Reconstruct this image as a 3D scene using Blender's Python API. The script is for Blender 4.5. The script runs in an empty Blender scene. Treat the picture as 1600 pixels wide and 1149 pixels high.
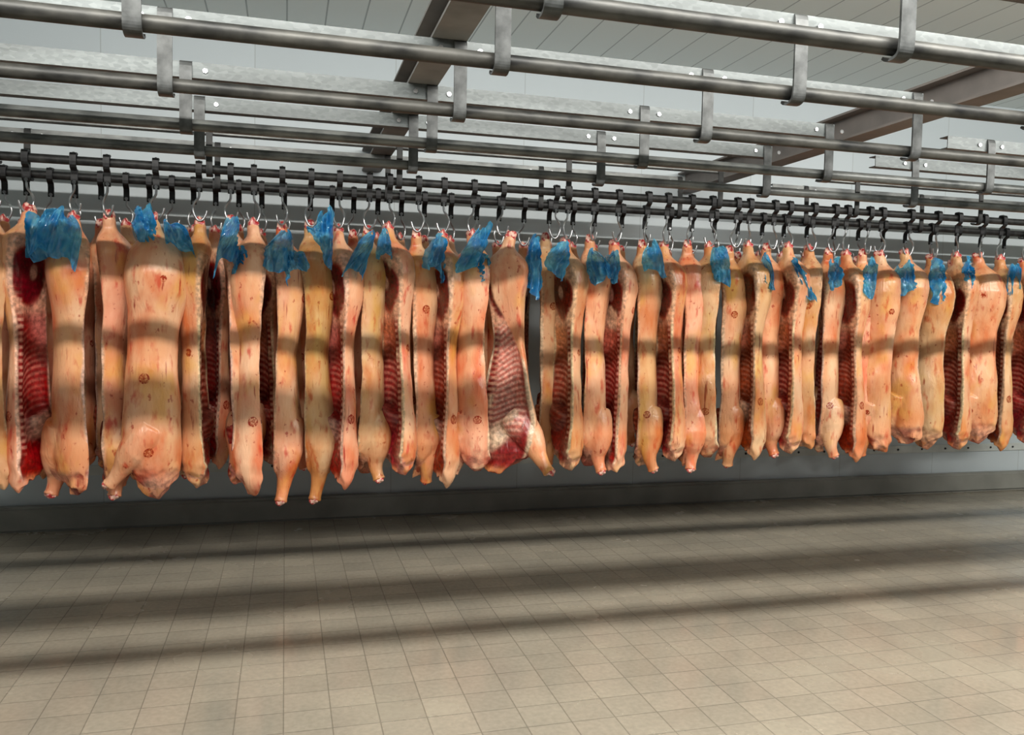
import bpy, bmesh, math, random
import numpy as np
from mathutils import Vector, Matrix
random.seed(4)
S=bpy.context.scene
COL=S.collection
# ------------------------------------------------------------------ camera
F=1280.0; CAMZ=1.72
def nrm(v): v=np.array(v,float); return v/np.linalg.norm(v)
v2=nrm((-354/F,79.5/F,-1)); v1=np.array((4700/F,-25.5/F,-1)); v1=nrm(v1-v2*np.dot(v1,v2)); v3=np.cross(v1,v2)
R=np.array([v1,v2,v3])
cam=bpy.data.cameras.new("camera"); camo=bpy.data.objects.new("camera",cam); COL.objects.link(camo)
cam.sensor_fit='HORIZONTAL'; cam.sensor_width=36; cam.lens=36*F/1600; cam.clip_end=100
M=Matrix([list(R[0])+[0],list(R[1])+[0],list(R[2])+[CAMZ],[0,0,0,1]])
camo.matrix_world=M; S.camera=camo
def at(px,py,Y):
    d=R@np.array(((px-800)/F,-(py-574.5)/F,-1)); k=Y/d[1]
    return d[0]*k, CAMZ+d[2]*k
def lin(c): 
    return tuple(((x/255)/12.92 if x/255<=.04045 else ((x/255+.055)/1.055)**2.4) for x in c)
# ------------------------------------------------------------------ helpers
def link(o): COL.objects.link(o); return o
def meta(o,label,cat,group=None,kind=None):
    o["label"]=label; o["category"]=cat
    if group:o["group"]=group
    if kind:o["kind"]=kind
    return o
def mesh_from(name,V,Fc,mat=None,smooth=False):
    me=bpy.data.meshes.new(name); me.from_pydata([tuple(map(float,v)) for v in V],[],Fc); me.update()
    bm=bmesh.new(); bm.from_mesh(me); bmesh.ops.recalc_face_normals(bm,faces=bm.faces); bm.to_mesh(me); bm.free()
    if mat: me.materials.append(mat)
    if smooth: me.polygons.foreach_set("use_smooth",[True]*len(me.polygons))
    return me
def box_mesh(name,x0,x1,y0,y1,z0,z1,mat,bev=0):
    bm=bmesh.new(); bmesh.ops.create_cube(bm,size=1)
    for v in bm.verts: v.co=Vector(((x0+x1)/2+v.co.x*(x1-x0),(y0+y1)/2+v.co.y*(y1-y0),(z0+z1)/2+v.co.z*(z1-z0)))
    if bev: bmesh.ops.bevel(bm,geom=bm.edges[:],offset=bev,segments=3,affect='EDGES')
    me=bpy.data.meshes.new(name); bm.to_mesh(me); bm.free(); me.materials.append(mat); return me
def tube(path,rad,seg=12,closed_ends=True):
    P=[Vector(p) for p in path]; n=len(P)
    if not hasattr(rad,'__len__'): rad=[rad]*n
    V=[];Fc=[]; up=None
    for i in range(n):
        d=(P[min(i+1,n-1)]-P[max(i-1,0)]).normalized()
        if up is None:
            up=d.orthogonal().normalized()
        up=(up-d*up.dot(d)).normalized(); side=d.cross(up)
        for j in range(seg):
            a=2*math.pi*j/seg
            V.append(P[i]+(up*math.cos(a)+side*math.sin(a))*rad[i])
    for i in range(n-1):
        for j in range(seg):
            Fc.append((i*seg+j,i*seg+(j+1)%seg,(i+1)*seg+(j+1)%seg,(i+1)*seg+j))
    if closed_ends:
        Fc.append(tuple(range(seg))[::-1]); Fc.append(tuple((n-1)*seg+j for j in range(seg)))
    return V,Fc
def strap(path,th,w):
    n=len(path);V=[];Fc=[]
    for i in range(n):
        a=Vector(path[max(i-1,0)]);b=Vector(path[min(i+1,n-1)]);d=(b-a).normalized();nn=Vector((-d.y,d.x))*th/2
        p=Vector(path[i])
        for s,x in ((1,-w/2),(1,w/2),(-1,w/2),(-1,-w/2)):
            q=p+nn*s; V.append((x,q.x,q.y))
    for i in range(n-1):
        for j in range(4): Fc.append((i*4+j,i*4+(j+1)%4,(i+1)*4+(j+1)%4,(i+1)*4+j))
    Fc.append((0,1,2,3));Fc.append(((n-1)*4,(n-1)*4+1,(n-1)*4+2,(n-1)*4+3))
    return V,Fc
def smoothpath(pts,it=2):
    for _ in range(it):
        q=[pts[0]]
        for a,b in zip(pts[:-1],pts[1:]):
            q.append(tuple(.75*x+.25*y for x,y in zip(a,b))); q.append(tuple(.25*x+.75*y for x,y in zip(a,b)))
        q.append(pts[-1]); pts=q
    return pts
# ------------------------------------------------------------------ materials
def newmat(name):
    m=bpy.data.materials.new(name); m.use_nodes=True; nt=m.node_tree; return m,nt,nt.nodes["Principled BSDF"]
def noise_col(nt,scale,c1,c2,coord='Object',detail=4,lo=.35,hi=.65,stretch=None):
    tc=nt.nodes.new('ShaderNodeTexCoord'); n=nt.nodes.new('ShaderNodeTexNoise'); n.inputs['Scale'].default_value=scale; n.inputs['Detail'].default_value=detail
    if stretch:
        mp=nt.nodes.new('ShaderNodeMapping'); mp.inputs['Scale'].default_value=stretch
        nt.links.new(tc.outputs[coord],mp.inputs[0]); nt.links.new(mp.outputs[0],n.inputs['Vector'])
    else: nt.links.new(tc.outputs[coord],n.inputs['Vector'])
    r=nt.nodes.new('ShaderNodeValToRGB'); r.color_ramp.elements[0].position=lo; r.color_ramp.elements[1].position=hi
    r.color_ramp.elements[0].color=(*c1,1); r.color_ramp.elements[1].color=(*c2,1)
    nt.links.new(n.outputs['Fac'],r.inputs[0]); return n,r
def metal(name,c1,c2,metallic,rough,scale=8,bump=.05,stretch=None):
    m,nt,b=newmat(name); n,r=noise_col(nt,scale,lin(c1),lin(c2),stretch=stretch,detail=8); nt.links.new(r.outputs[0],b.inputs['Base Color'])
    b.inputs['Metallic'].default_value=metallic; b.inputs['Roughness'].default_value=rough
    bp=nt.nodes.new('ShaderNodeBump'); bp.inputs['Strength'].default_value=bump; bp.inputs['Distance'].default_value=.01
    nt.links.new(n.outputs['Fac'],bp.inputs['Height']); nt.links.new(bp.outputs[0],b.inputs['Normal']); return m
M_RAILD=metal("dark_worn_steel",(22,23,23),(78,77,73),.25,.48,12,.25,(.5,1,1))
M_RAILL=metal("dull_galvanised_pipe",(60,63,63),(116,118,116),.35,.42,12,.15,(.5,1,1))
M_RAILB=metal("blackened_steel",(20,21,22),(50,50,49),.3,.5,20,.15)
M_HANG=metal("hanger_steel",(50,52,52),(92,94,94),.3,.45,14,.15)
M_BLACK=metal("black_trolley_iron",(11,11,13),(28,28,30),.3,.45,25,.1)
M_STEEL=metal("bright_hook_steel",(150,152,155),(205,205,205),.9,.28,20,.05)
M_BEAM=metal("painted_beam",(114,112,110),(132,130,127),.0,.6,5,.05)
M_BEAMR=metal("brownish_beam",(106,101,98),(122,116,112),.0,.6,5,.05)
M_GALV,nt,b=newmat("spangled_galvanised_sheet")
tc=nt.nodes.new('ShaderNodeTexCoord'); mp=nt.nodes.new('ShaderNodeMapping'); mp.inputs['Scale'].default_value=(.5,1,1.2)
vo=nt.nodes.new('ShaderNodeTexVoronoi'); vo.inputs['Scale'].default_value=70; ra=nt.nodes.new('ShaderNodeValToRGB')
ra.color_ramp.elements[0].color=(*lin((82,87,87)),1); ra.color_ramp.elements[1].color=(*lin((104,109,109)),1)
nt.links.new(tc.outputs['Object'],mp.inputs[0]); nt.links.new(mp.outputs[0],vo.inputs['Vector']); nt.links.new(vo.outputs['Color'],ra.inputs[0])
gn,gr=noise_col(nt,3,(.65,.65,.65),(1.25,1.25,1.25),detail=8,stretch=(.3,1,2)); gm=nt.nodes.new('ShaderNodeMixRGB'); gm.blend_type='MULTIPLY'; gm.inputs[0].default_value=1
nt.links.new(ra.outputs[0],gm.inputs[1]); nt.links.new(gr.outputs[0],gm.inputs[2]); nt.links.new(gm.outputs[0],b.inputs['Base Color'])
b.inputs['Metallic'].default_value=.3; b.inputs['Roughness'].default_value=.42
# floor
M_FLOOR,nt,b=newmat("grey_brown_floor_tiles")
tc=nt.nodes.new('ShaderNodeTexCoord'); br=nt.nodes.new('ShaderNodeTexBrick'); br.offset=0; br.squash=1
br.inputs['Scale'].default_value=1; br.inputs['Brick Width'].default_value=.2; br.inputs['Row Height'].default_value=.18; br.inputs['Mortar Size'].default_value=.0032; br.inputs['Mortar Smooth'].default_value=.7
br.inputs['Color1'].default_value=(*lin((148,141,127)),1); br.inputs['Color2'].default_value=(*lin((139,133,120)),1); br.inputs['Mortar'].default_value=(*lin((120,114,102)),1)
nt.links.new(tc.outputs['Object'],br.inputs['Vector'])
n1,r1=noise_col(nt,1.6,(.82,.82,.82),(1.08,1.07,1.05),detail=8,lo=.3,hi=.7)
n2,r2=noise_col(nt,40,(.90,.90,.90),(1.06,1.06,1.06),detail=3,lo=.3,hi=.7)
mx=nt.nodes.new('ShaderNodeMixRGB'); mx.blend_type='MULTIPLY'; mx.inputs[0].default_value=1
mx2=nt.nodes.new('ShaderNodeMixRGB'); mx2.blend_type='MULTIPLY'; mx2.inputs[0].default_value=1
nt.links.new(br.outputs['Color'],mx.inputs[1]); nt.links.new(r1.outputs[0],mx.inputs[2]); nt.links.new(mx.outputs[0],mx2.inputs[1]); nt.links.new(r2.outputs[0],mx2.inputs[2]); nt.links.new(mx2.outputs[0],b.inputs['Base Color'])
rr=nt.nodes.new('ShaderNodeMapRange'); rr.inputs['From Min'].default_value=.35; rr.inputs['From Max'].default_value=.65; rr.inputs['To Min'].default_value=.12; rr.inputs['To Max'].default_value=.30
nt.links.new(n1.outputs['Fac'],rr.inputs['Value']); nt.links.new(rr.outputs[0],b.inputs['Roughness'])
bp=nt.nodes.new('ShaderNodeBump'); bp.invert=True; bp.inputs['Strength'].default_value=.5; bp.inputs['Distance'].default_value=.004
bp2=nt.nodes.new('ShaderNodeBump'); bp2.inputs['Strength'].default_value=.15; bp2.inputs['Distance'].default_value=.01; nn_=nt.nodes.new('ShaderNodeTexNoise'); nn_.inputs['Scale'].default_value=6
nt.links.new(tc.outputs['Object'],nn_.inputs['Vector']); nt.links.new(nn_.outputs['Fac'],bp2.inputs['Height']); nt.links.new(bp2.outputs[0],bp.inputs['Normal'])
nt.links.new(br.outputs['Fac'],bp.inputs['Height']); nt.links.new(bp.outputs[0],b.inputs['Normal'])
def panel_mat(name,c,seam,w,h,ms,rough=.45):
    m,nt,b=newmat(name); tc=nt.nodes.new('ShaderNodeTexCoord'); br=nt.nodes.new('ShaderNodeTexBrick'); br.offset=0
    br.inputs['Scale'].default_value=1; br.inputs['Brick Width'].default_value=w; br.inputs['Row Height'].default_value=h; br.inputs['Mortar Size'].default_value=ms; br.inputs['Mortar Smooth'].default_value=.3
    br.inputs['Color1'].default_value=(*lin(c),1); br.inputs['Color2'].default_value=(*lin(tuple(x-4 for x in c)),1); br.inputs['Mortar'].default_value=(*lin(seam),1)
    return m,nt,b,tc,br
M_CEIL,nt,b,tc,br=panel_mat("ceiling_panels",(228,234,230),(160,166,163),.3,60,.007)
nt.links.new(tc.outputs['Object'],br.inputs['Vector']); nt.links.new(br.outputs['Color'],b.inputs['Base Color']); b.inputs['Roughness'].default_value=.4
M_WALL,nt,b,tc,br=panel_mat("white_wall_panels",(190,199,203),(164,171,173),1.15,60,.004)
sx=nt.nodes.new('ShaderNodeSeparateXYZ'); cx=nt.nodes.new('ShaderNodeCombineXYZ'); ad=nt.nodes.new('ShaderNodeMath'); ad.operation='ADD'
nt.links.new(tc.outputs['Object'],sx.inputs[0]); nt.links.new(sx.outputs[0],ad.inputs[0]); nt.links.new(sx.outputs[1],ad.inputs[1]); nt.links.new(ad.outputs[0],cx.inputs[0]); nt.links.new(sx.outputs[2],cx.inputs[1])
nt.links.new(cx.outputs[0],br.inputs['Vector']); nt.links.new(br.outputs['Color'],b.inputs['Base Color']); b.inputs['Roughness'].default_value=.45
M_CURB,nt,b=newmat("grey_concrete_curb"); n,r=noise_col(nt,2.5,lin((116,116,110)),lin((136,136,129)),detail=6); nt.links.new(r.outputs[0],b.inputs['Base Color']); b.inputs['Roughness'].default_value=.45
M_TRIM,nt,b=newmat("off_white_trim"); n,r=noise_col(nt,6,lin((186,190,186)),lin((200,204,200))); nt.links.new(r.outputs[0],b.inputs['Base Color']); b.inputs['Roughness'].default_value=.4
# blue film
M_BLUE,nt,b=newmat("blue_plastic_film")
n,r=noise_col(nt,9,lin((4,122,200)),lin((130,218,248)),lo=.42,hi=.66); nt.links.new(r.outputs[0],b.inputs['Base Color'])
b.inputs['Roughness'].default_value=.10; b.inputs['Specular IOR Level'].default_value=1.0; b.inputs['Coat Weight'].default_value=1; b.inputs['Coat Roughness'].default_value=.04
tp=nt.nodes.new('ShaderNodeBsdfTransparent'); tp.inputs[0].default_value=(.28,.80,1,1); tl=nt.nodes.new('ShaderNodeBsdfTranslucent'); tl.inputs[0].default_value=(.12,.72,1,1)
ms=nt.nodes.new('ShaderNodeMixShader'); ms.inputs[0].default_value=.3; ms2=nt.nodes.new('ShaderNodeMixShader'); ms2.inputs[0].default_value=.32
out=nt.nodes['Material Output']
nt.links.new(b.outputs[0],ms.inputs[1]); nt.links.new(tl.outputs[0],ms.inputs[2]); nt.links.new(ms.outputs[0],ms2.inputs[1]); nt.links.new(tp.outputs[0],ms2.inputs[2]); nt.links.new(ms2.outputs[0],out.inputs[0])
M_CUT,nt,b=newmat("cut_foot_flesh"); n,r=noise_col(nt,40,lin((176,44,48)),lin((240,192,174)),lo=.44,hi=.56); nt.links.new(r.outputs[0],b.inputs['Base Color']); b.inputs['Roughness'].default_value=.35
def carcass_mat(name,stamps):
    m,nt,b=newmat(name); L=nt.links.new; N=nt.nodes.new
    at_=N('ShaderNodeAttribute'); at_.attribute_name='Col'
    oi=N('ShaderNodeObjectInfo')
    tc=N('ShaderNodeTexCoord')
    va=N('ShaderNodeVectorMath'); va.operation='ADD'
    L(tc.outputs['Object'],va.inputs[0]); 
    mu=N('ShaderNodeMath'); mu.operation='MULTIPLY'; mu.inputs[1].default_value=37
    L(oi.outputs['Random'],mu.inputs[0]); cb=N('ShaderNodeCombineXYZ'); L(mu.outputs[0],cb.inputs[0]); L(cb.outputs[0],va.inputs[1])
    def blot(scale,mpS,lo,hi,mxv,detail=5):
        n1=N('ShaderNodeTexNoise'); n1.inputs['Scale'].default_value=scale; n1.inputs['Detail'].default_value=detail
        mp=N('ShaderNodeMapping'); mp.inputs['Scale'].default_value=mpS
        L(va.outputs[0],mp.inputs[0]); L(mp.outputs[0],n1.inputs['Vector'])
        r1=N('ShaderNodeMapRange'); r1.inputs['From Min'].default_value=lo; r1.inputs['From Max'].default_value=hi; r1.inputs['To Max'].default_value=mxv
        L(n1.outputs['Fac'],r1.inputs['Value']); return r1.outputs[0]
    inv=N('ShaderNodeMath'); inv.operation='SUBTRACT'; inv.inputs[0].default_value=1; L(at_.outputs['Alpha'],inv.inputs[1])
    last=at_.outputs['Color']
    def mixin(fac,col,last):
        mm=N('ShaderNodeMath'); mm.operation='MULTIPLY'; L(inv.outputs[0],mm.inputs[0]); L(fac,mm.inputs[1])
        m1=N('ShaderNodeMixRGB'); m1.inputs[2].default_value=(*lin(col),1); L(mm.outputs[0],m1.inputs[0]); L(last,m1.inputs[1]); return m1.outputs[0]
    last=mixin(blot(5,(1.5,1.5,.6),.45,.68,.8),(212,114,76),last)
    last=mixin(blot(3.5,(1.2,1.2,.6),.46,.66,.8),(241,202,166),last)
    last=mixin(blot(4.5,(1.0,1.0,.6),.55,.70,.6,3),(224,170,92),last)
    last=mixin(blot(13,(1.6,1.6,.6),.58,.72,.75,7),(198,82,64),last)
    last=mixin(blot(24,(1.3,1.3,.9),.65,.72,.7,4),(164,54,40),last)
    last=mixin(blot(10,(3.4,3.4,.3),.65,.72,.8,7),(150,46,36),last)
    for p in stamps:
        ds=N('ShaderNodeVectorMath'); ds.operation='DISTANCE'; ds.inputs[1].default_value=p; L(tc.outputs['Object'],ds.inputs[0])
        rp=N('ShaderNodeValToRGB'); cr=rp.color_ramp
        cr.elements[0].position=0; cr.elements[0].color=(.9,.9,.9,1); cr.elements[1].position=1; cr.elements[1].color=(0,0,0,1)
        for pos,v in ((.22,.8),(.36,.5),(.50,.85),(.58,.5),(.66,1),(.84,1),(.92,0)):
            e=cr.elements.new(pos); e.color=(v,v,v,1)
        sc=N('ShaderNodeMath'); sc.operation='MULTIPLY'; sc.inputs[1].default_value=1/.036; L(ds.outputs['Value'],sc.inputs[0]); L(sc.outputs[0],rp.inputs[0])
        nn=N('ShaderNodeTexNoise'); nn.inputs['Scale'].default_value=90; L(tc.outputs['Object'],nn.inputs['Vector'])
        rn=N('ShaderNodeMapRange'); rn.inputs['From Min'].default_value=.34; rn.inputs['From Max'].default_value=.52; L(nn.outputs['Fac'],rn.inputs['Value'])
        mq=N('ShaderNodeMath'); mq.operation='MULTIPLY'; L(rp.outputs[0],mq.inputs[0]); L(rn.outputs[0],mq.inputs[1])
        mz=N('ShaderNodeMixRGB'); mz.inputs[2].default_value=(*lin((152,44,4)),1); L(mq.outputs[0],mz.inputs[0]); L(last,mz.inputs[1]); last=mz.outputs[0]
    n5=N('ShaderNodeTexNoise'); n5.inputs['Scale'].default_value=40; n5.inputs['Detail'].default_value=7; L(va.outputs[0],n5.inputs['Vector'])
    r5=N('ShaderNodeMapRange'); r5.inputs['From Min'].default_value=.35; r5.inputs['From Max'].default_value=.7; r5.inputs['To Min'].default_value=.6; r5.inputs['To Max'].default_value=1.4; L(n5.outputs['Fac'],r5.inputs['Value'])
    m5=N('ShaderNodeMixRGB'); m5.blend_type='MULTIPLY'; L(at_.outputs['Alpha'],m5.inputs[0]); L(last,m5.inputs[1]); L(r5.outputs[0],m5.inputs[2]); last=m5.outputs[0]
    hs=N('ShaderNodeHueSaturation'); hs.inputs['Saturation'].default_value=1.08; L(last,hs.inputs['Color'])
    mr=N('ShaderNodeMapRange'); mr.inputs['To Min'].default_value=.490; mr.inputs['To Max'].default_value=.510; L(oi.outputs['Random'],mr.inputs['Value']); L(mr.outputs[0],hs.inputs['Hue'])
    mr2=N('ShaderNodeMapRange'); mr2.inputs['To Min'].default_value=1.04; mr2.inputs['To Max'].default_value=.80; L(oi.outputs['Random'],mr2.inputs['Value']); L(mr2.outputs[0],hs.inputs['Value'])
    L(hs.outputs[0],b.inputs['Base Color'])
    rg=N('ShaderNodeMapRange'); rg.inputs['To Min'].default_value=.30; rg.inputs['To Max'].default_value=.25; L(at_.outputs['Alpha'],rg.inputs['Value']); L(rg.outputs[0],b.inputs['Roughness'])
    nb=N('ShaderNodeTexNoise'); nb.inputs['Scale'].default_value=13; nb.inputs['Detail'].default_value=6; nb.inputs['Distortion'].default_value=.6; mpb=N('ShaderNodeMapping'); mpb.inputs['Scale'].default_value=(1.8,1.8,.5)
    L(tc.outputs['Object'],mpb.inputs[0]); L(mpb.outputs[0],nb.inputs['Vector'])
    bp=N('ShaderNodeBump'); bp.inputs['Strength'].default_value=.45; bp.inputs['Distance'].default_value=.02; L(nb.outputs['Fac'],bp.inputs['Height']); L(bp.outputs[0],b.inputs['Normal'])
    return m
# ------------------------------------------------------------------ carcass geometry
def sn(P,freq,seed,n=7):
    r=np.random.RandomState(seed); k=r.normal(size=(n,3))*freq; ph=r.rand(n)*6.28
    return np.sin(P@k.T+ph).sum(1)/n**.5
ZK=[0,.02,.05,.075,.10,.13,.17,.22,.32,.45,.56,.68,.82,.97,1.12,1.27,1.40,1.49,1.56,1.60,1.62]
AK=[.028,.043,.044,.044,.060,.096,.136,.158,.168,.156,.139,.132,.134,.143,.153,.163,.163,.148,.120,.090,.06]
TK=[.026,.040,.038,.042,.058,.092,.128,.152,.168,.158,.138,.122,.118,.126,.140,.156,.160,.142,.112,.085,.05]
CK=[.026,.040,.038,.042,.054,.068,.070,.058,.042,.028,.018,.014,.012,.012,.012,.014,.02,.025,.025,.02,.02]
XK=[.020,.016,.008,0,-.004,-.006,-.010,-.014,-.02,-.02,-.01,0,.005,.005,0,0,-.005,-.02,-.035,-.045,-.05]
VK=[0,0,0,0,0,0,0,0,0,0,.05,.2,.36,.42,.42,.34,.12,0,0,0,0]
ZT=np.linspace(0,1.62,400)
def sm(K,jit=0,r=None):
    a=np.interp(ZT,ZK,K)
    if jit: a=a*(1+jit*np.clip((ZT-.25)/.2,0,1)*np.sin(ZT*r.uniform(3,7)+r.uniform(0,6)))
    k=np.hanning(11); k/=k.sum(); p=np.pad(a,5,mode='edge'); return np.convolve(p,k,'valid')
TC,TX,TV=map(sm,(CK,XK,VK)); TA=sm(AK); TT=sm(TK)
def tab(T,z): return np.interp(z,ZT,T)
def gcav(u): return np.clip(1-((u-.12)/.72)**2,0,1)**.8
def ybounds(u,z,wd):
    s=np.sqrt(np.clip(1-u*u,0,1)); t=tab(TT,z); c=tab(TC,z)
    ys=t*s**.85; yc=-c*s**.5+tab(TV,z)*t*gcav(u)*s
    return ys,yc
FLARE=0
def widf(z,wd): return (1+(wd-1)*np.clip((z-.15)/.2,0,1))*(1+FLARE*(np.clip((z-.75)/.5,0,1)-.35*np.clip((z-.2)/.2,0,1)))
def build_carcass(idx,seed,leg,wd,mat,yellow,openv=False):
    global TA,TT,FLARE
    FLARE=.46 if openv else 0
    r_=random.Random(seed); TA=sm(AK,.06,r_); TT=sm(TK,.08,r_)
    N=120;MM=60; zz=np.linspace(0,1.62,N); P=[];Fc=[]
    for z in zz:
        th=2*np.pi*np.arange(MM)/MM; u=np.cos(th); up=np.sign(np.sin(th))
        ys,yc=ybounds(u,z,wd); y=np.where(up>=0,ys,yc)
        x=tab(TX,z)+tab(TA,z)*widf(z,wd)*u
        P+= [(a,b_,-z) for a,b_ in zip(x,y)]
    for i in range(N-1):
        for j in range(MM):
            Fc.append((i*MM+j,i*MM+(j+1)%MM,(i+1)*MM+(j+1)%MM,(i+1)*MM+j))
    c0=len(P); P.append((tab(TX,0),0,.004)); P.append((tab(TX,1.62),.01,-1.63))
    for j in range(MM): Fc.append((c0,(j+1)%MM,j)); Fc.append((c0+1,(N-1)*MM+j,(N-1)*MM+(j+1)%MM))
    P=np.array(P)
    amp=np.clip((-P[:,2]-.1)/.3,0,1)
    P[:,0]+=amp*.008*sn(P,5,seed)+amp*.003*sn(P,18,seed+1)
    P[:,1]+=amp*.007*sn(P,6,seed+2)+amp*.003*sn(P,20,seed+3)
    low=np.clip((-P[:,2]-1.45)/.14,0,1)
    P[:,2]+=low*(.028*sn(P*np.array([1,1,0]),22,seed+4)+.014*sn(P*np.array([1,1,0]),60,seed+6)); P[:,0]+=low*.012*sn(P,40,seed+14); P[:,1]+=low*.014*sn(P,35,seed+15)
    lp=smoothpath(leg,2); nl=len(lp); key=np.linspace(0,1,nl)
    rad=np.interp(key,[0,.2,.42,.56,.68,.80,.88,.95,1],[.105,.118,.104,.080,.056,.043,.039,.046,.034])
    V2,F2=tube(lp,list(rad),20)
    o=len(P); P=np.vstack([P,np.array([tuple(v) for v in V2])]); Fc+= [tuple(i+o for i in f) for f in F2]
    me=mesh_from("tmp",P,Fc); ob=link(bpy.data.objects.new("tmp",me))
    md=ob.modifiers.new("r",'REMESH'); md.mode='VOXEL'; md.voxel_size=.006
    ms_=ob.modifiers.new("s",'SMOOTH'); ms_.factor=.5; ms_.iterations=3
    dg=bpy.context.evaluated_depsgraph_get(); m2=bpy.data.meshes.new_from_object(ob.evaluated_get(dg)); bpy.data.objects.remove(ob)
    m2.name="pork_half_%d"%idx; m2.materials.clear(); m2.materials.append(mat)
    n=len(m2.vertices); co=np.zeros(n*3); m2.vertices.foreach_get('co',co); co=co.reshape(-1,3)
    no=np.zeros(n*3); m2.vertices.foreach_get('normal',no); no=no.reshape(-1,3)
    z=-co[:,2]; a=tab(TA,z)*widf(z,wd); u=(co[:,0]-tab(TX,z))/a; uc=np.clip(u,-1,1)
    ys,yc=ybounds(uc,np.clip(z,0,1.62),wd); y=co[:,1]
    C=lambda t: np.array(lin(t))
    def sig(v): return 1/(1+np.exp(-np.clip(v,-30,30)))
    nz=sn(co,40,seed+7); nb=sn(co,6,seed+8); nm=sn(co,16,seed+10)
    skinA=C((230,178,134)) if not yellow else C((226,178,118)); skinB=C((231,166,134)) ; skinC=C((214,132,84))
    w=sig(nb*2)[:,None]; skin=skinA*(1-w)+skinB*w
    w2=(np.clip((z-1.05)/.4,0,1)*sig(sn(co,9,seed+12)*2))[:,None]*.8; skin=skin*(1-w2)+skinC*w2
    w3=(np.clip((.5-z)/.3,0,1)*.6)[:,None]; skin=skin*(1-w3)+C((204,144,104))*w3
    ztop=.225 if not openv else .36
    cut=sig(((.30*ys+.70*yc)-y)/.003)*sig((z-ztop-.02*nb-.05*uc)/.008)*(np.abs(u)<1.02)*sig((1.6-z)/.01)
    cut*=sig((.25-no[:,1])/.08)
    if openv: cut*=sig((-.55+2.2*np.clip((z-.42)/.6,0,1)-uc)/.03)
    vr=random.Random(seed*3); rj=lambda c_,k: C(tuple(max(0,x+vr.uniform(-k,k)) for x in c_))
    red=rj((146,46,38),10); dark=rj((78,20,18),8); fat=rj((234,202,172),6); pink=rj((204,130,106),10); bone=rj((220,176,150),8); deep=C((98,30,26))
    col=np.tile(red,(n,1))
    wn=sig(nm*2.0+nz*.8)[:,None]; col=col*(1-wn*.6)+dark*wn*.6
    def over(c_,mask): 
        nonlocal col
        mk=np.clip(mask,0,1)[:,None]; col=col*(1-mk)+c_*mk
    rs=vr.uniform(-.06,.06); per=vr.uniform(.036,.044)
    over(pink,sig((uc-.0+.3*nb)/.12)*sig((z-.55)/.03)*sig((.84+rs-z)/.03)*.8)
    ph=(z+.07*np.sin((uc+.4)*1.5)+.007*nm)/per
    rib=np.sin(ph*2*np.pi)
    rz=sig((z-.70-rs-.03*nb)/.02)*sig((1.36-z)/.02)*sig((uc+.50)/.04)*sig((.74+.06*nm-uc)/.05)
    if openv:
        rz=sig((z-.58)/.02)*sig((1.40-z)/.02)*sig((uc+.60)/.03)*sig((.70+.05*nm-uc)/.05)
        over(C((216,148,130)),rz*.95); over(C((168,84,74)),rz*sig((-rib-.35)*5)*.7*sig(nm+1.6)); over(C((240,204,186)),rz*sig((rib-.3)*5)*.6*sig(nm+1.6))
        over(red,sig((z-1.36-.02*nm)/.012)*.8)
    else:
        over(C((176,88,74)),rz*.4); over(deep,rz*sig((-rib-.2)*3)*.45*sig(nm*1.5+.8)); over(C((212,150,128)),rz*sig((rib-.25)*4)*.55*sig(nm*1.5+1.0))
    sz=sig((uc+.82)/.02)*sig((-.48-uc+.03*nm)/.02)*sig((z-.48)/.02)*sig((1.42-z)/.02)
    vb=np.sin(z/.040*2*np.pi+.5*nb)
    over(C((160,72,60)),sz*.6); over(bone,sz*sig((vb-.1)*6)*.75*sig(nm+1.2)); over(dark,sz*sig((-vb-.5)*6)*.5)
    over(fat,sig((-.85-uc+.015*nm)/.015)*.97)
    over(fat,sig((uc-.86+.015*nm)/.02)*.9)
    hd=np.sqrt(((uc+.05)/.84)**2+((z-.40)/.175)**2)+.10*nb+.06*nm
    hz=sig((.60-z)/.02); over(C((226,178,146)),hz*sig((hd-1.0)/.04)*.95); over(dark,hz*sig((.86-hd)/.05)*.85)
    pd=np.sqrt(((uc-.1)/.20)**2+((z-.37)/.045)**2)+.3*nm; over(bone,sig((1-pd)/.1)*.85*(0 if openv else 1))
    over(fat,sig((nm-.8)/.15)*sig((z-1.34)/.03)*.7)
    over(fat,sig((nm-1.3+.25*nz)/.08)*.6)
    inbody=(np.abs(u)<1.05)&(y<ys*1.15+.01)
    neck=sig((z-1.50-.02*nm)/.01)*sig((-no[:,2]-.2)/.12)*inbody
    nc=red*(1-sig(nm*3)[:,None])+C((226,170,146))*sig(nm*3)[:,None]
    rgb=skin*(1-cut[:,None])+col*cut[:,None]
    rgb=rgb*(1-neck[:,None])+nc*neck[:,None]; cut=np.maximum(cut,neck*.8)
    ca=m2.color_attributes.new("Col",'FLOAT_COLOR','POINT'); buf=np.ones((n,4),np.float32); buf[:,:3]=np.clip(rgb,0,1); buf[:,3]=cut
    ca.data.foreach_set('color',buf.ravel())
    m2.polygons.foreach_set("use_smooth",[True]*len(m2.polygons)); m2.update()
    m3=m2.copy(); c2=co.copy(); c2[:,1]*=-1; m3.vertices.foreach_set('co',c2.ravel()); m3.flip_normals(); m3.update()
    return {1:m2,-1:m3,'leg':leg}
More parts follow.
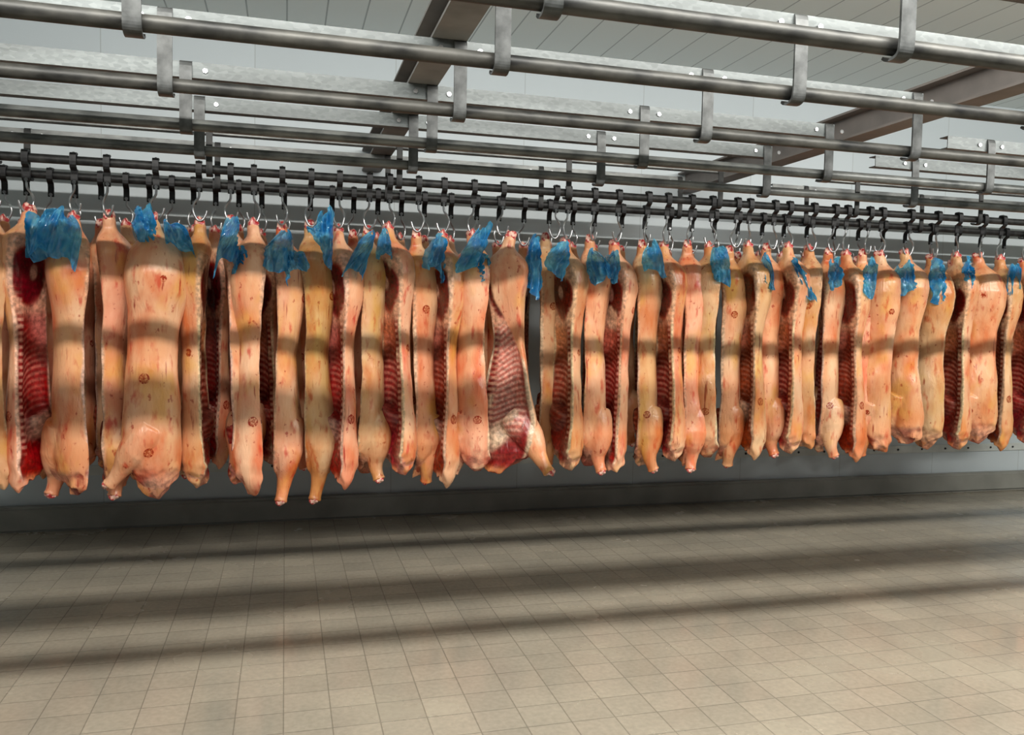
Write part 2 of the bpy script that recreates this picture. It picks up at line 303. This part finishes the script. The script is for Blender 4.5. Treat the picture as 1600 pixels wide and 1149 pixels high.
LEGS=[
 [(.00,.07,-1.24),(.04,.08,-1.36),(.08,.08,-1.46),(.05,.07,-1.58),(.09,.06,-1.69)],
 [(.00,.07,-1.22),(.05,.08,-1.33),(.09,.08,-1.42),(.10,.09,-1.53),(.16,.10,-1.63)],
 [(.0,.06,-1.24),(.02,.07,-1.38),(.05,.07,-1.49),(.025,.05,-1.64),(.07,.03,-1.78)],
 [(.00,.07,-1.24),(.06,.07,-1.34),(.13,.06,-1.42),(.18,.04,-1.50),(.25,.02,-1.59)],
 [(.00,.07,-1.24),(.04,.09,-1.35),(.06,.11,-1.45),(.05,.09,-1.57),(.08,.13,-1.67)],
 [(.02,.06,-1.22),(.12,.06,-1.32),(.20,.04,-1.42),(.26,.02,-1.51),(.34,.00,-1.60)],
 [(.02,.05,-1.20),(.05,.06,-1.28),(.08,.07,-1.36),(.09,.08,-1.46),(.08,.10,-1.58)],
 [(.02,.05,-1.20),(.06,.06,-1.28),(.10,.07,-1.35),(.12,.07,-1.45),(.13,.06,-1.56)],
 [(.01,.06,-1.22),(.02,.07,-1.34),(.0,.09,-1.44),(.05,.07,-1.56),(.02,.06,-1.67)],
 [(.01,.07,-1.22),(.06,.08,-1.34),(.07,.10,-1.45),(.11,.09,-1.56),(.10,.13,-1.66)]]
ST=[[(-.03,.150,-.36),(.02,.13,-1.02)],[(-.13,.07,-.47),(-.02,.15,-1.30)],[(.03,.15,-.45)],[(.02,.155,-1.38),(-.05,.145,-.36),(.05,.12,-.95)],[(-.14,.07,-1.28)],[(0,.13,-1.1)],[(-.150,.05,-1.22)],[(-.13,.08,-.80)],[(-.1,.1,-.9),(.12,.08,-.5)],[(.13,.07,-1.25)]]
WD=[1.0,.94,.92,1.14,.97,1.02,.95,1.02,.90,1.0]
VAR=[]
for i in range(10):
    v=build_carcass(i,20+i*13,LEGS[i],WD[i],carcass_mat("pork_skin_and_meat_%d"%i,ST[i]),i==2,i==5)
    mm_=carcass_mat("pork_skin_and_meat_mirror_%d"%i,[(a,-b_,c) for a,b_,c in ST[i]])
    v[-1].materials.clear(); v[-1].materials.append(mm_)
    VAR.append(v)
def lump(name,r,h,seed):
    bm=bmesh.new(); bmesh.ops.create_icosphere(bm,subdivisions=3,radius=1)
    rr=random.Random(seed)
    for v in bm.verts:
        c=v.co; k=1+.22*math.sin(4*c.x+seed)*math.cos(4*c.y+c.z*3)+.04*rr.uniform(-1,1)
        cleft=-.45*math.exp(-(c.x/.25)**2)*max(c.z,0)
        v.co=Vector((c.x*r*k,c.y*r*k*.85,c.z*h*k+cleft*h))
    me=bpy.data.meshes.new(name); bm.to_mesh(me); bm.free(); me.materials.append(M_CUT); me.polygons.foreach_set("use_smooth",[True]*len(me.polygons)); return me
ME_H=lump("hind_foot_end",.040,.044,1); ME_F=lump("front_foot_end",.038,.026,2)
LAB={'B':"half pork carcass, ribs and red meat beside pale skin",
'R':"half pork carcass turned to show dark red ham cut",
'V':"slender half pork carcass, peach skin, fore foot hanging down",
'D':"half pork carcass with rounded peach skin back",
'S':"broad half pork carcass, smooth tan skin with ink stamp",
'C':"half pork carcass opened to show the pink rib cage"}
def place(px,kind,var,Y,top,sc,row,alpha=None,wx=1):
    m={'B':-1,'R':1,'V':1,'D':1,'S':1,'C':1}[kind]
    al={'B':210,'R':208,'V':6,'D':158,'S':88,'C':-66}[kind] if alpha is None else alpha
    X,_=at(px,560,Y)
    bear=math.atan2(-Y,-X); bear=-math.pi/2+(bear+math.pi/2)*.85
    v=VAR[var]; o=link(bpy.data.objects.new("pork_carcass",v[m]))
    o.location=(X,Y,top); o.rotation_euler=(random.uniform(-.02,.02),random.uniform(-.025,.025),bear-m*math.radians(al)+random.uniform(-.12,.12)); o.scale=(wx,wx,sc)
    meta(o,LAB[kind],"pork carcass","half carcasses on the "+row+" rail")
    h=link(bpy.data.objects.new("hind_foot_end",ME_H)); h.parent=o; h.location=(.02,0,-.002); h["label"]="pink cut end of the hind foot"
    e=v['leg'][-1]; f=link(bpy.data.objects.new("front_foot_end",ME_F)); f.parent=o; f.location=(e[0],e[1]*m,e[2]+.006); f.rotation_euler=(math.pi,0,0); f["label"]="pink cut end of the fore foot"
    return X
# ------------------------------------------------------------------ trolleys and hooks
RZ=2.67
sp=smoothpath([(.012,.042),(-.02,.044),(-.038,.036),(-.042,0),(-.038,-.04),(-.02,-.052),(0,-.065),(0,-.15)],1)
V,Fc=strap(sp,.010,.038); ME_TR=mesh_from("hook_trolley",V,Fc,M_BLACK)
V,Fc=tube([(0,-.022,.036),(0,-.016,.036),(0,.016,.036),(0,.022,.036)],[.012,.016,.016,.012],16); ME_RO=mesh_from("roller",V,Fc,M_BLACK,True)
hp=[(0,0,-.135),(0,0,-.165),(.004,0,-.19),(.028,0,-.215),(.042,0,-.25),(.036,0,-.29),(.012,0,-.335),(-.018,0,-.335),(-.040,0,-.30),(-.048,0,-.268)]
V,Fc=tube(smoothpath(hp,2),.0075,10); ME_HK=mesh_from("hook",V,Fc,M_STEEL,True)
V,Fc=tube([(0,-.014,-.135),(0,.014,-.135)],[.012,.012],6); ME_BT=mesh_from("bolt",V,Fc,M_STEEL)
def trolley(X,Y,row,rot=None):
    o=link(bpy.data.objects.new("meat_hook_trolley",ME_TR)); o.location=(X,Y,RZ)
    meta(o,"black rail trolley carrying a bright steel meat hook","meat hook","hook trolleys on the "+row+" rail")
    for nm,me in (("roller",ME_RO),("hook",ME_HK),("bolt",ME_BT)):
        c=link(bpy.data.objects.new(nm,me)); c.parent=o
        if nm=="hook": c.rotation_euler=(0,0,rot if rot is not None else random.choice([0,math.pi])+random.uniform(-.7,.7)); c["label"]="bright steel hook"
    return o
FY=5.75; BY=6.42
front=[(-10,'D',1),(45,'R',6,216),(118,'D',9),(173,'V',0),(243,'S',3),(312,'R',7,190),(361,'V',9),(396,'D',6),(440,'V',2),(484,'V',2,12),(528,'B',6),(573,'V',4),(606,'B',7),(648,'V',8),(690,'B',6),(736,'D',4,150),(790,'C',5),(848,'V',8),(880,'B',7),(917,'V',4),(957,'B',1),(998,'V',9),(1033,'B',7),(1068,'V',0),(1103,'D',4),(1134,'V',8),(1164,'B',6),(1191,'V',4),(1226,'B',7),(1258,'D',1),(1287,'V',9),(1317,'B',6),(1340,'V',8),(1370,'D',1,125),(1409,'D',9,115),(1450,'D',3,135),(1488,'B',7),(1523,'D',3,105),(1556,'B',6),(1592,'B',7),(1625,'V',0),(1655,'B',6)]
for i,e in enumerate(front):
    px,k,v=e[:3]; al=e[3] if len(e)>3 else None
    top=2.345+random.uniform(-.03,.02); sc=np.interp(px,[0,300,480,900,1300,1600],[1.06,1.065,1.055,1.035,.99,.97])+random.uniform(-.02,.02)
    dy={'S':-.05,'C':-.17}.get(k,0)+(.06 if k=='V' else 0)+(.14 if px==848 else 0)
    X=place(px,k,v,FY+random.uniform(-.03,.03)+dy,top,sc,"front",al)
    trolley(X,FY,"front")
kinds=['V','D','B','V','B','V','D','R']
px=-25;i=0
while px<1650:
    k=kinds[i%8]; X=place(px,k,[0,1,6,4,7,9,8,6][i%8],BY+random.uniform(-.03,.03),2.345+random.uniform(-.02,.02),np.interp(px,[0,500,900,1600],[1.07,1.05,1.0,.94])+random.uniform(-.02,.02),"back"); trolley(X,BY,"back"); px+=random.uniform(33,41); i+=1
# ------------------------------------------------------------------ blue plastic
def bag_mesh(seed,w,h):
    r=random.Random(seed); nu,nv=48,38
    T=np.linspace(0,1,nv);Sx=np.linspace(-1,1,nu); V=[];Fc=[]
    lean=r.uniform(-.7,.7); skew=r.uniform(-.35,.35); topw=r.uniform(.12,.4)
    Q=np.array([(s,t,0) for t in T for s in Sx])
    a1=np.abs(sn(Q*np.array([1,.45,1]),5.0,seed)); a2=np.abs(sn(Q,9,seed+1)); a3=sn(Q,2.4,seed+2); a4=np.abs(sn(Q,18,seed+9)); a5=sn(Q,2.4,seed+5); a6=sn(Q,5,seed+6)
    for k_,(s,t,_) in enumerate(Q):
        wid=w*(topw+.95*t**.7*(1-.5*t)); ang=s*1.3
        x=wid*math.sin(ang)*.62+lean*h*(t-.5)*.5+.012*a5[k_]
        y=-wid*math.cos(ang)*.36-.045*a1[k_]-.030*a2[k_]-.013*a4[k_]+.02
        z=-h*t*(1+skew*s+.16*a3[k_]*(.3+t))+.012*a6[k_]+.03*a3[k_]*(1-t)
        V.append((x,y,z))
    for j in range(nv-1):
        for i in range(nu-1):
            a=j*nu+i; Fc+=[(a,a+1,a+nu+1,a+nu)]
    return mesh_from("plastic_film",V,Fc,M_BLUE,True)
bags=[(58,345,.16,.20),(105,334,.28,.28),(222,325,.14,.20),(272,342,.24,.22),(352,342,.17,.30),(372,380,.14,.20),(445,358,.24,.26),(462,388,.16,.18),(508,335,.13,.28),(568,357,.17,.34),(598,358,.12,.20),(678,370,.15,.26),(742,360,.16,.30),(757,398,.13,.16),(832,374,.13,.36),(872,380,.15,.20),(935,390,.20,.24),(956,394,.17,.20),(1016,384,.19,.22),(1122,384,.18,.28),(1204,404,.15,.24),(1244,404,.15,.26),(1300,408,.16,.2),(1350,412,.14,.24),(1415,414,.16,.20),(1466,414,.15,.24),(1512,406,.16,.20),(1580,412,.17,.26)]
for i,(px,py,w,h) in enumerate(bags):
    Yb=5.63; X,Zb=at(px,py,Yb)
    o=link(bpy.data.objects.new("plastic_film",bag_mesh(i*7+3,w,h))); o.location=(X,Yb,Zb); o.rotation_euler=(random.uniform(-.15,.15),random.uniform(-.25,.25),-math.atan2(X,Yb)*.6+random.uniform(-.4,.4))
    meta(o,"crumpled translucent blue plastic film draped over a ham","plastic film","blue plastic film pieces")
# ------------------------------------------------------------------ rails, hangers, channels, beams
RY=[2.38,2.97,3.72,4.45,5.12,FY,BY]
HX=[.75+1.23*k for k in range(-4,9)]
hpth=smoothpath([(.0,.30),(-.03,.302),(-.050,.285),(-.052,.1),(-.052,.0),(-.046,-.036),(-.02,-.046),(.012,-.044),(.03,-.03)],2)
V,Fc=strap(hpth,.010,.058); ME_HG=mesh_from("rail_hanger",V,Fc,M_HANG)
V,Fc=strap(hpth,.010,.040); ME_HG2=mesh_from("rail_hanger_small",V,Fc,M_RAILB)
def chan(x0,x1,mat):
    pr=[(.03,.30),(-.040,.30),(-.040,.222),(.03,.222),(.03,.228),(-.034,.228),(-.034,.294),(.03,.294)]
    V=[(x0,y,z) for y,z in pr]+[(x1,y,z) for y,z in pr]; n=8
    Fc=[(i,(i+1)%n,n+(i+1)%n,n+i) for i in range(n)]+[tuple(range(n)),tuple(range(n,2*n))]
    return mesh_from("steel_channel",V,Fc,mat)
V,Fc=tube([(0,-.004,0),(0,.004,0),(0,.008,0)],[.013,.013,.010],6); ME_CB=mesh_from("channel_bolt",V,Fc,M_STEEL)
for k,Y in enumerate(RY):
    mat=M_RAILD if k<3 else (M_RAILL if k<5 else M_RAILB)
    r=.029 if k<5 else .028
    nseg=60; V,Fc=tube([(-5+19*i/nseg,0,0) for i in range(nseg+1)],r,20)
    me=mesh_from("overhead_rail",V,Fc,mat,True); o=link(bpy.data.objects.new("overhead_rail",me)); o.location=(0,Y,RZ)
    meta(o,["dark worn steel overhead rail, empty","dull galvanised pipe rail, empty","blackened overhead rail carrying meat hooks"][0 if k<3 else (1 if k<5 else 2)],"overhead rail","parallel overhead rails")
    segs=[(-5,13.8)] if k==0 else ([(-5,3.25),(4.1,13.8)] if k>=3 else [(-5,3.25)])
    for x0,x1 in segs:
        c=link(bpy.data.objects.new("steel_channel",chan(x0,x1,M_GALV if k<5 else M_RAILL))); c.location=(0,Y,RZ)
        meta(c,"long galvanised steel channel above the rail","steel channel","galvanised channels")
        for X in HX:
            if x0<X<x1:
                for dx in (-.09,.09):
                    b_=link(bpy.data.objects.new("bolt",ME_CB)); b_.parent=c; b_.location=(X+dx,-.044,.26)
    for X in HX:
        if k in (1,2) and X>3.4: continue
        if X<-2.6 and k>0: continue
        g=link(bpy.data.objects.new("rail_hanger",ME_HG if k<5 else ME_HG2)); g.location=(X,Y,RZ)
        meta(g,"curved flat steel hanger holding an overhead rail" if k<5 else "dark curved hanger holding the hook rail","rail hanger","rail hangers")
for X,mat,lb in ((.70,M_BEAM,"grey painted steel cross beam above the rails"),(3.65,M_BEAMR,"brownish grey steel cross beam above the rails"),(-2.4,M_BEAM,"grey painted steel cross beam above the rails")):
    w,h,t=.16,.18,.014; pr=[(-w/2,0),(w/2,0),(w/2,t),(t/2,t),(t/2,h-t),(w/2,h-t),(w/2,h),(-w/2,h),(-w/2,h-t),(-t/2,h-t),(-t/2,t),(-w/2,t)]
    V=[(x,-1.5,z) for x,z in pr]+[(x,7.14,z) for x,z in pr]; n=12
    Fc=[(i,(i+1)%n,n+(i+1)%n,n+i) for i in range(n)]+[tuple(range(n)),tuple(range(n,2*n))]
    o=link(bpy.data.objects.new("cross_beam",mesh_from("cross_beam",V,Fc,mat))); o.location=(X,0,RZ+.302)
    meta(o,lb,"steel beam","cross beams")
# ------------------------------------------------------------------ room
def struct(name,me,label,cat):
    o=link(bpy.data.objects.new(name,me)); meta(o,label,cat,None,"structure"); return o
CZ=4.1; WY=7.15
struct("floor",box_mesh("floor",-5,14,-3,WY+.2,-.1,0,M_FLOOR),"grey brown ceramic tiled floor with fine joints","floor")
struct("ceiling",box_mesh("ceiling",-5,14,-3,WY+.2,CZ,CZ+.1,M_CEIL),"pale ribbed ceiling panels","ceiling")
struct("wall_back",box_mesh("wall_back",-5,14,WY,WY+.2,0,CZ,M_WALL),"white insulated wall panels behind the carcasses","wall")
struct("wall_left",box_mesh("wall_left",-5.2,-5,-3,WY+.2,0,CZ,M_WALL),"white insulated wall panels","wall")
struct("wall_right",box_mesh("wall_right",14,14.2,-3,WY+.2,0,CZ,M_WALL),"white insulated wall panels","wall")
struct("baseboard_back",box_mesh("baseboard_back",-5,14,7.05,WY,0,.2,M_CURB,.02),"grey concrete curb along the wall","baseboard")
t_=struct("trim_1",box_mesh("trim_1",-5,14,WY-.012,WY,.42,.50,M_TRIM,.003),"off-white metal strip fixed along the wall","trim")
V,Fc=tube([(0,.0,0),(0,-.006,0),(0,-.009,0)],[.011,.011,.006],10); ME_RV=mesh_from("rivet",V,Fc,M_BLACK)
for i in range(42):
    c=link(bpy.data.objects.new("rivet",ME_RV)); c.parent=t_; c.location=(-2.5+i*.3,WY-.012,.46)
# ------------------------------------------------------------------ light
def area(name,loc,sx,sy,e,col,rot=(0,0,0)):
    l=bpy.data.lights.new(name,'AREA'); l.shape='RECTANGLE'; l.size=sx; l.size_y=sy; l.energy=e; l.color=col
    o=link(bpy.data.objects.new(name,l)); o.location=loc; o.rotation_euler=rot; return o
area("tube_and_fill_lamp",(3.5,1.38,4.0),13,.07,740,(1,.965,.90),(math.radians(25),0,0))
area("tube_and_fill_lamp",(3.5,-1.6,4.0),13,.3,25,(1,.98,.94))  # weak overhead fill, added behind the camera to soften the shade
area("ceiling_fill_light",(4.5,0.6,3.45),14,.25,300,(.9,.97,1),(math.radians(180-16),0,0))  # added fill aimed upward to brighten the ceiling and upper wall
w=bpy.data.worlds.new("world"); S.world=w; w.use_nodes=True; bg=w.node_tree.nodes["Background"]; bg.inputs[0].default_value=(.85,.93,1,1); bg.inputs[1].default_value=.08
S.view_settings.view_transform='Standard'; S.view_settings.look='None'; S.view_settings.exposure=0
